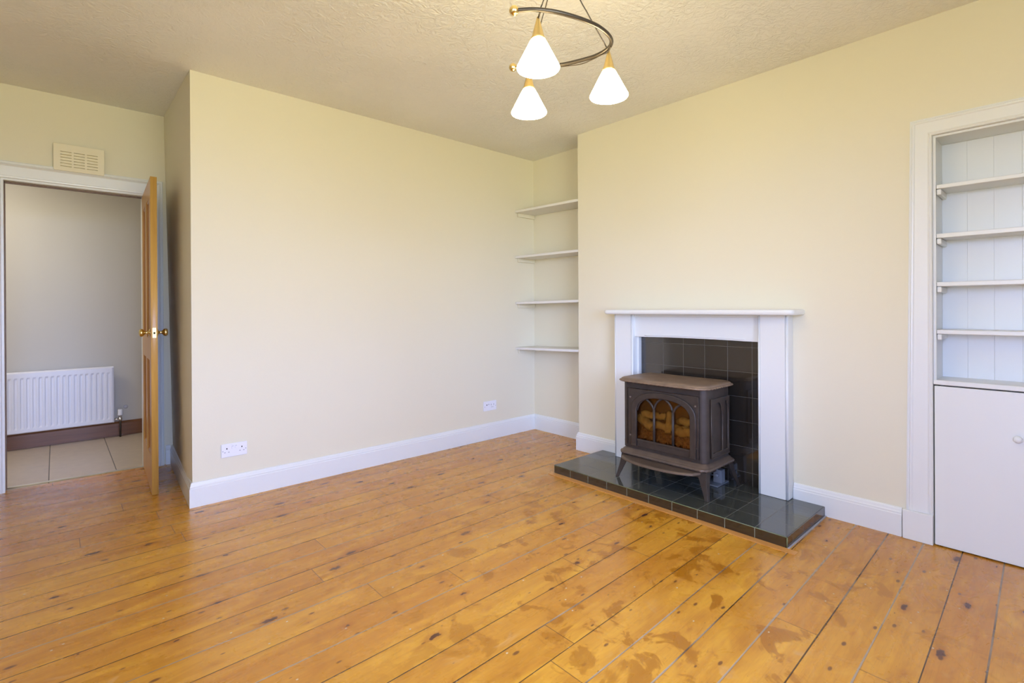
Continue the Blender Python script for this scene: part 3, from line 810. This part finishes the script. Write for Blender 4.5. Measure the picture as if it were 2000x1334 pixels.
# frieze with a very shallow arched lower edge
fx = 3.222
low = []
ya, ybq = 1.2885, 2.1895
for i in range(33):
    s = i / 32; y = ya + (ybq - ya) * s
    a = max(0.0, 1 - abs((s - 0.5) / 0.40) ** 2.6)
    low.append((y, 0.984 + 0.004 * a))
loop = low + [(ybq, 1.149), (ya, 1.149)]
plate('frieze', [loop], 0.024, lambda u, v, wv: (fx + 0.012 + wv, u, v), M['white'], sur, bevel=0.002)
mb = MB()
for k in range(1):
    pts = [(fx - 0.002, y, z + 0.010) for y, z in low[3:-3]]
    mb.tube(pts, 0.003, 6)
mb.build('arch_bead', M['white'], sur)
MB().box(fx - 0.006, fx, ya + 0.001, ybq - 0.001, 1.130, 1.1485).build('cornice_strip', M['white'], sur, bev=0.003)
# jamb returns against the tiles
for a, b_ in ((1.289, 1.3035), (2.1745, 2.189)):
    MB().box(3.247, XC + 0.0275, a, b_, HZ + 0.001, 0.983).build('jamb', M['white'], sur, bev=0.001)
# mantel shelf with a rounded nose and rounded front corners
def mantel_ring(ins, z):
    x0 = 3.074 + ins
    y0, y1 = 1.050 + ins, 2.377 - ins
    r = 0.035
    pts = [(XC - g, y0)]
    for i in range(9):
        a = math.radians(270 - 90 * i / 8)
        pts.append((x0 + r + r * math.cos(a), y0 + r + r * math.sin(a)))
    for i in range(9):
        a = math.radians(180 - 90 * i / 8)
        pts.append((x0 + r + r * math.cos(a), y1 - r + r * math.sin(a)))
    pts.append((XC - g, y1))
    return [(x, y, z) for x, y in pts]
zt, zb = 1.1835, 1.1500
mr = []
for i in range(9):
    a = math.pi * i / 8
    hh = (zt - zb) / 2
    mr.append(mantel_ring(0.012 * (1 - math.sin(a)), zb + hh - hh * math.cos(a)))
MB().loft(mr).build('mantel_shelf', M['white'], sur)
tp = MB().box(XC + 0.004, XC + 0.0285, 1.3045, 2.1735, HZ + 0.001, 1.05).build('tile_panel', M['backtile'])
tp.name = 'tiled_back_panel'
tag(tp, 'glossy black tiled back panel inside the fireplace surround, behind the stove', 'tile panel')

# ------------------------------------------------------------------ stove
st = thing('stove', 'brown cast-iron stove with arched glass front standing on the tiled hearth', 'stove', (3.03, 1.755, HZ))
sy0, sy1, sx0, sx1 = 1.452, 2.052, 2.862, 3.185
bz0, bz1 = 0.262, 0.700
# body shell, open at the front behind the door
def body_outline(ins):
    r = 0.045
    x0, x1, y0, y1 = sx0 + ins, sx1 - ins, sy0 + ins, sy1 - ins
    r = max(0.005, r - ins)
    pts = [(x0, 1.492)]
    for i in range(7):
        a = math.radians(180 + 90 * i / 6); pts.append((x0 + r + r * math.cos(a), y0 + r + r * math.sin(a)))
    for i in range(7):
        a = math.radians(270 + 90 * i / 6); pts.append((x1 - r + r * math.cos(a), y0 + r + r * math.sin(a)))
    for i in range(7):
        a = math.radians(0 + 90 * i / 6); pts.append((x1 - r + r * math.cos(a), y1 - r + r * math.sin(a)))
    for i in range(7):
        a = math.radians(90 + 90 * i / 6); pts.append((x0 + r + r * math.cos(a), y1 - r + r * math.sin(a)))
    pts.append((x0, 2.012))
    return pts
po, pi_ = body_outline(0), body_outline(0.010)
ring0 = [(x, y, bz0) for x, y in po] + [(x, y, bz0) for x, y in pi_[::-1]]
ring1 = [(x, y, bz1) for x, y in po] + [(x, y, bz1) for x, y in pi_[::-1]]
mb = MB(); n_ = len(ring0); k_ = len(po)
fs = [(j, (j + 1) % n_, (j + 1) % n_ + n_, j + n_) for j in range(n_)]
mb.add(ring0 + ring1, fs, True)
for off in (0, n_):
    mb.add((ring0 + ring1)[off:off + n_], [(j, j + 1, n_ - 2 - j, n_ - 1 - j) for j in range(k_ - 1)])
mb.box(sx0 + 0.002, sx0 + 0.012, 1.492, 2.012, 0.662, bz1)
mb.box(sx0 + 0.002, sx0 + 0.012, 1.492, 2.012, bz0, 0.284)
body = mb.build('body', M['stove'], st)
body.modifiers.new('es', 'EDGE_SPLIT').split_angle = math.radians(35)
# door plate with basket arch opening
dy0, dy1, dz0, dz1 = 1.494, 1.990, 0.286, 0.660
yc = 1.732; hw = 0.200
def basket(hw_, zs, top, n=40, zbot=0.334):
    pts = [(yc + hw_, zbot)]
    for i in range(n + 1):
        a = math.pi * i / n
        c_, s_ = math.cos(a), math.sin(a)
        ex = 0.86
        pts.append((yc + hw_ * math.copysign(abs(c_) ** ex, c_), zs + (top - zs) * abs(s_) ** ex))
    pts.append((yc - hw_, zbot))
    return pts
fnx = lambda X: (lambda u, v, wv: (X + wv, u, v))
xd = 2.852
plate('door', [[(dy0, dz0), (dy1, dz0), (dy1, dz1), (dy0, dz1)], basket(0.198, 0.520, 0.628, zbot=0.332)], 0.012, fnx(xd), M['stove'], st, bevel=0.0015)
door_s = [o_ for o_ in st.children if o_.name.startswith('door')][0]
# raised arch moulding: legs run down to small feet
outer = basket(0.222, 0.520, 0.650, zbot=0.296); inner = basket(0.194, 0.518, 0.624, zbot=0.296)
band = outer + inner[::-1]
pl = plate('arch_moulding', [band], 0.016, fnx(xd - 0.0115), M['stove'], None, bevel=0.006)
def under(ch, par):
    ch.parent = par
    ch.matrix_parent_inverse = Matrix.Identity(4)
    b = Vector((0, 0, 0)); q = par
    while q: b += Vector(q.location); q = q.parent
    ch.location = Vector(ch.location) - b
under(pl, door_s)
for yy in (yc - 0.208, yc + 0.208):
    under(MB().box(xd - 0.022, xd - 0.004, yy - 0.018, yy + 0.018, 0.287, 0.300).build('arch_foot', M['stove'], bev=0.003), door_s)
under(MB().box(xd - 0.012, xd - 0.0062, yc - 0.193, yc + 0.193, 0.322, 0.336).build('sill', M['stove'], bev=0.002), door_s)
# tracery: three pointed lancets
def lancet(y0, y1, z0, zs, zt):
    pts = [(y1, z0)]
    mid = (y0 + y1) / 2; w_ = (y1 - y0)
    for i in range(9):
        t_ = i / 8; a = t_ * math.pi / 2
        pts.append((mid + (w_ / 2) * (1 - (1 - math.cos(a)) ) if False else mid + (w_ / 2) * math.cos(a) ** 0.75, zs + (zt - zs) * math.sin(a) ** 0.9))
    for i in range(7, -1, -1):
        t_ = i / 8; a = t_ * math.pi / 2
        pts.append((mid - (w_ / 2) * math.cos(a) ** 0.75, zs + (zt - zs) * math.sin(a) ** 0.9))
    pts.append((y0, z0))
    return pts
tb = MB()
def bez(p0, p1, p2, n=9):
    return [tuple((1 - k / n) ** 2 * a + 2 * (k / n) * (1 - k / n) * b_ + (k / n) ** 2 * c for a, b_, c in zip(p0, p1, p2)) for k in range(n + 1)]
xt = xd + 0.001
for s_ in (-1, 1):
    ym = yc + s_ * 0.067
    tb.tube([(xt, ym, 0.334), (xt, ym, 0.545)], 0.0085, 8)
    tb.tube(bez((xt, ym, 0.535), (xt, ym - s_ * 0.006, 0.598), (xt, yc, 0.622)), 0.0072, 8)      # middle lancet
    tb.tube(bez((xt, ym, 0.535), (xt, ym + s_ * 0.012, 0.580), (xt, yc + s_ * 0.128, 0.602)), 0.0072, 8)   # outer lancets
    tb.tube(bez((xt, yc + s_ * 0.192, 0.520), (xt, yc + s_ * 0.180, 0.578), (xt, yc + s_ * 0.128, 0.602)), 0.005, 8)
trc = tb.build('tracery', M['stove'])
under(trc, door_s)
under(MB().box(xd + 0.0085, xd + 0.011, yc - 0.225, yc + 0.225, 0.300, 0.648).build('glass', M['stoveglass']), door_s)
for yy, zz in ((1.511, 0.604), (1.511, 0.352), (1.972, 0.604), (1.972, 0.352)):
    under(MB().lathe([(0, -0.010), (0.005, -0.0095), (0.008, -0.005), (0.0085, 0), (0, 0)], (xd - 0.0062, yy, zz), axis='x', n=14).build('screw', M['ironmid']), door_s)
# inside: liner, ember bed, ceramic logs
mb = MB()
mb.box(3.10, 3.11, 1.47, 2.03, 0.30, 0.69)
mb.hexa([(x, y, z) for x, y in ((2.875, 1.474), (2.875, 1.484), (3.10, 1.53), (3.10, 1.54)) for z in (0.30, 0.69)])
mb.hexa([(x, y, z) for x, y in ((2.875, 2.020), (2.875, 2.030), (3.10, 1.965), (3.10, 1.975)) for z in (0.30, 0.69)])
mb.box(2.875, 3.11, 1.47, 2.03, 0.29, 0.30)
mb.build('fire_liner', M['firebrick'], st)
bm = bmesh.new()
bmesh.ops.create_grid(bm, x_segments=46, y_segments=22, size=0.5)
for v in bm.verts:
    y = 1.735 + v.co.x * 0.50; x = 2.975 + v.co.y * 0.21
    z = 0.335 + 0.055 * max(0, (x - 2.88) / 0.2) + random.uniform(-0.011, 0.013)
    v.co = Vector((x, y, z)) - Vector(st.location)
me = bpy.data.meshes.new('ember_bed'); bm.to_mesh(me); bm.free(); me.materials.append(M['ember'])
eb = bpy.data.objects.new('ember_bed', me); COL.objects.link(eb); eb.parent = st
def logm(p0, p1, r):
    p0, p1 = Vector(p0), Vector(p1); n = 9
    pts = [p0.lerp(p1, i / (n - 1)) + Vector((0, 0, 0.006 * math.sin(i * 2.1))) for i in range(n)]
    rs = [r * random.uniform(0.82, 1.08) for _ in range(n)]
    mb = MB().tube(pts, rs, 14)
    o = mb.build('log', M['log'], st)
    return o
logm((2.915, 1.515, 0.425), (2.935, 1.70, 0.405), 0.030)
logm((2.960, 1.60, 0.415), (2.930, 1.86, 0.425), 0.026)
logm((2.915, 1.845, 0.405), (2.955, 1.985, 0.455), 0.029)
logm((2.99, 1.52, 0.470), (3.02, 1.72, 0.455), 0.026)
logm((2.91, 1.735, 0.392), (2.985, 1.765, 0.510), 0.020)
logm((3.00, 1.80, 0.470), (2.95, 1.95, 0.480), 0.024)
# top plate
def outline(x0, x1, y0, y1, r, n=10, bow=0.0, rope=0.0):
    pts = []
    for cx, cy, a0 in ((x1 - r, y1 - r, 0), (x0 + r, y1 - r, 90), (x0 + r, y0 + r, 180), (x1 - r, y0 + r, 270)):
        for i in range(n + 1):
            a = math.radians(a0 + 90 * i / n)
            pts.append([cx + r * math.cos(a), cy + r * math.sin(a)])
    # densify
    out = []
    for i in range(len(pts)):
        a, b_ = Vector(pts[i]), Vector(pts[(i + 1) % len(pts)])
        k = (2 if i % (n + 1) != n else (96 if (i // (n + 1)) % 2 else 52))
        for j in range(k): out.append(a.lerp(b_, j / k))
    L = 0; res = []
    c_ = Vector(((x0 + x1) / 2, (y0 + y1) / 2))
    for i, p in enumerate(out):
        q = p.copy()
        if p.x < c_.x and bow:
            q.x -= bow * max(0, 1 - ((p.y - c_.y) / ((y1 - y0) / 2)) ** 2)
        if rope:
            d_ = (p - c_).normalized(); q += d_ * rope * math.sin(L * 2 * math.pi / 0.030)
        L += (out[(i + 1) % len(out)] - p).length
        res.append((q.x, q.y))
    return res
def layers(spec, base, name, mat, bow):
    rings = []
    for ins, z, rope in spec:
        rings.append([(x, y, z) for x, y in outline(base[0] + ins, base[1] - ins, base[2] + ins, base[3] - ins, max(0.02, base[4] - ins * 0.8), bow=bow, rope=rope)])
    o = MB().loft(rings, True).build(name, mat, st)
    o.modifiers.new('es', 'EDGE_SPLIT').split_angle = math.radians(50)
    return o
layers([(0.036, 0.7005, 0), (0.030, 0.703, 0), (0.006, 0.705, 0.0018), (0.0, 0.7095, 0.0026), (0.001, 0.7145, 0.0026), (0.007, 0.718, 0.0012), (0.011, 0.7185, 0), (0.013, 0.724, 0), (0.024, 0.729, 0), (0.045, 0.731, 0)], (2.814, 3.222, 1.424, 2.078, 0.085), 'top_plate', M['stovetop'], 0.012)
layers([(0.044, 0.2615, 0), (0.030, 0.258, 0), (0.027, 0.252, 0), (0.020, 0.250, 0), (0.014, 0.241, 0), (0.009, 0.238, 0), (0.003, 0.236, 0), (0.0, 0.230, 0.0012), (0.002, 0.222, 0.0012), (0.014, 0.217, 0), (0.05, 0.2165, 0)], (2.826, 3.225, 1.428, 2.068, 0.055), 'base_moulding', M['ironmid'], 0.004)
# ash lip
lip = []
for i in range(25):
    s = i / 24; y = 1.478 + (2.030 - 1.478) * s
    pr_ = (math.sin(math.pi * s)) ** 0.42
    lip.append((2.838 - 0.120 * pr_, y))
rings = []
for ins, z in ((0.010, 0.197), (0.0, 0.201), (0.0, 0.207), (0.006, 0.2135), (0.014, 0.2158)):
    rings.append([(x + ins, y, z) for x, y in lip] + [(2.90, 2.030, z), (2.90, 1.478, z)])
MB().loft(rings, False).build('ash_lip', M['ironmid'], st)
# legs: faceted, splayed outward
def leg(cx, cy, fx_, fy_):
    sx = 1 if fx_ > cx else -1; sy = 1 if fy_ > cy else -1
    rings = []
    for t_ in [i / 8 for i in range(9)]:
        k = t_ ** 0.8
        px = cx + (fx_ - cx) * (0.25 * t_ + 0.75 * t_ ** 1.6); py = cy + (fy_ - cy) * (0.25 * t_ + 0.75 * t_ ** 1.6)
        z = 0.216 + (HZ + 0.0006 - 0.216) * t_
        w_ = 0.062 * (1 - k) + 0.020 * k
        if t_ > 0.9: w_ = 0.024
        # L-like wedge: corner outwards, two wings, hollow inside
        rings.append([(px, py, z), (px - sx * w_, py + sy * 0.002 * 0, z), (px - sx * w_, py - sy * 0.008, z), (px - sx * 0.012, py - sy * 0.012, z), (px - sx * 0.008, py - sy * w_, z), (px, py - sy * w_, z)])
    return MB().loft(rings, False).build('leg', M['stove'], st, bev=0.0015)
leg(2.848, 1.448, 2.826, 1.424); leg(2.848, 2.048, 2.822, 2.078); leg(3.205, 1.448, 3.250, 1.418); leg(3.205, 2.048, 3.250, 2.078)
# gothic relief on both side faces
for side, ysd in ((-1, sy0), (1, sy1)):
    f_ = lambda u, v, wv, ysd=ysd, side=side: (u, ysd + side * (0.0062 + wv), v)
    def gothic(x0, x1, z0, zs, ztp): return lancet(x0, x1, z0, zs, ztp)
    u0, u1 = 2.912, 3.140
    big = [(u0, 0.296), (u1, 0.296), (u1, 0.640), (u0, 0.640)]
    l1 = lancet(u0 + 0.012, (u0 + u1) / 2 + 0.028, 0.312, 0.500, 0.622)
    l2 = lancet((u0 + u1) / 2 + 0.040, u1 - 0.010, 0.312, 0.500, 0.622)
    plate('side_relief', [big, l1, l2], 0.0118, f_, M['stove'], st, bevel=0.0045)
    y_ = sorted((ysd, ysd + side * 0.016))
    MB().box(u0, u1, y_[0], y_[1], 0.286, 0.2955).build('side_sill', M['stove'], st, bev=0.003)
# gas valve and pipe under the stove
mb = MB().box(3.165, 3.215, 1.505, 1.560, 0.066, 0.150).box(3.10, 3.26, 1.50, 1.60, HZ + 0.0008, 0.0655)
mb.lathe([(0, -0.02), (0.012, -0.02), (0.012, 0), (0, 0)], (3.163, 1.532, 0.115), axis='x', n=14)
mb.build('gas_valve', M['greymetal'], st, bev=0.002)
mb = MB().tube([(3.205, 1.60, HZ + 0.006), (3.205, 1.60, 0.20), (3.19, 1.62, 0.225)], 0.007, 10)
mb.tube([(3.19, 1.56, 0.10), (3.19, 1.72, 0.10), (3.19, 1.80, 0.20)], 0.005, 8)
mb.build('gas_pipe', M['greymetal'], st)
MB().box(2.93, 3.13, 1.52, 1.98, 0.150, 0.2155).build('burner_tray', M['stove'], st, bev=0.004)

# ------------------------------------------------------------------ ceiling light
hub = Vector((1.262, 1.153, 2.365)); zbar = 2.098
lt = thing('ceiling_light', 'ceiling light with a curved dark bar and three lit cone glass shades', 'ceiling light', (hub.x, hub.y, H))
barpts = [(1.032, 1.125), (1.070, 1.084), (1.110, 1.057), (1.157, 1.036), (1.229, 1.017), (1.290, 1.010), (1.349, 1.017), (1.395, 1.036), (1.425, 1.072), (1.434, 1.128), (1.420, 1.190), (1.390, 1.262), (1.338, 1.330), (1.272, 1.394)]
def cr_spline(P, k=6):
    out = []
    for i in range(len(P) - 1):
        p0, p1, p2, p3 = P[max(0, i - 1)], P[i], P[i + 1], P[min(len(P) - 1, i + 2)]
        for j in range(k):
            t_ = j / k
            out.append(tuple(0.5 * ((2 * b_) + (-a + c) * t_ + (2 * a - 5 * b_ + 4 * c - d) * t_ ** 2 + (-a + 3 * b_ - 3 * c + d) * t_ ** 3) for a, b_, c, d in zip(p0, p1, p2, p3)))
    out.append(P[-1]); return out
bp = cr_spline(barpts)
MB().tube([(x, y, zbar) for x, y in bp], 0.0068, 12).build('curved_bar', M['bronze'], lt)
# thin twin wire following the far half of the bar
MB().tube([(x, y + 0.003, zbar - 0.010 - 0.003 * math.sin(i * 0.5)) for i, (x, y) in enumerate(bp[44:])], 0.0018, 6).build('feed_wire', M['bronze'], lt)
for x, y in (barpts[0], barpts[-1]):
    MB().lathe([(0.015 * math.sin(math.pi * i / 12), -0.015 * math.cos(math.pi * i / 12)) for i in range(13)], (x, y, zbar), n=20).build('ball_finial', M['brass'], lt)
tips = [(1.107, 1.098, 2.092, 2.105), (1.434, 1.077, 2.090, 2.105), (1.318, 1.357, 2.084, 2.105)]
for k, (x, y, zt_, zc_) in enumerate(tips):
    sh = MB().lathe([(0.003, 0.004), (0.0045, 0.0), (0.0205, -0.060), (0.0225, -0.062), (0.0225, -0.0655), (0.018, -0.0655), (0.0005, -0.062)], (0, 0, 0), n=28)
    cn = sh.build('brass_collar', M['satinbrass']); cn.parent = lt; cn.location = Vector((x, y, zt_)) - Vector(lt.location)
    gl = MB().lathe([(0.0200, -0.0632), (0.0255, -0.072), (0.0655, -0.150), (0.0668, -0.154), (0.065, -0.157), (0.052, -0.160), (0.030, -0.162), (0.0005, -0.1625)], (0, 0, 0), n=40)
    gs = gl.build('glass_shade', M['shade']); gs.parent = lt; gs.location = Vector((x, y, zt_)) - Vector(lt.location)
    near_bar = min(bp, key=lambda q: (q[0] - x) ** 2 + (q[1] - y) ** 2)
    mb = MB().tube([(near_bar[0], near_bar[1], zbar - 0.004), (x, y, zt_ - 0.001)], 0.003, 8)
    mb.build('hanger', M['bronze'], lt)
    mb = MB()
    a = Vector((near_bar[0], near_bar[1], zbar + 0.006)); off = Vector((0.0, 0.0, 0.0))
    pts = []
    for i in range(15):
        t_ = i / 14; p = a.lerp(hub, t_)
        pts.append((p.x + 0.0004 * math.sin(i * 2.6), p.y + 0.0004 * math.cos(i * 2.6), p.z))
    mb.tube(pts, 0.0021, 6).build('suspension_cable', M['bronze'], lt)
MB().lathe([(0.0, -0.020), (0.012, -0.018), (0.018, -0.008), (0.018, 0.008), (0.010, 0.018), (0.0, 0.020)], tuple(hub), n=24).build('cable_hub', M['brass'], lt)
MB().tube([tuple(hub + Vector((0, 0, 0.018))), (hub.x, hub.y, H - 0.030)], 0.004, 10).build('drop_rod', M['bronze'], lt)
MB().lathe([(0.0, -0.030), (0.020, -0.030), (0.050, -0.018), (0.055, -0.0006), (0.0, -0.0006)], (hub.x, hub.y, H), n=36).build('ceiling_rose', M['satinbrass'], lt)
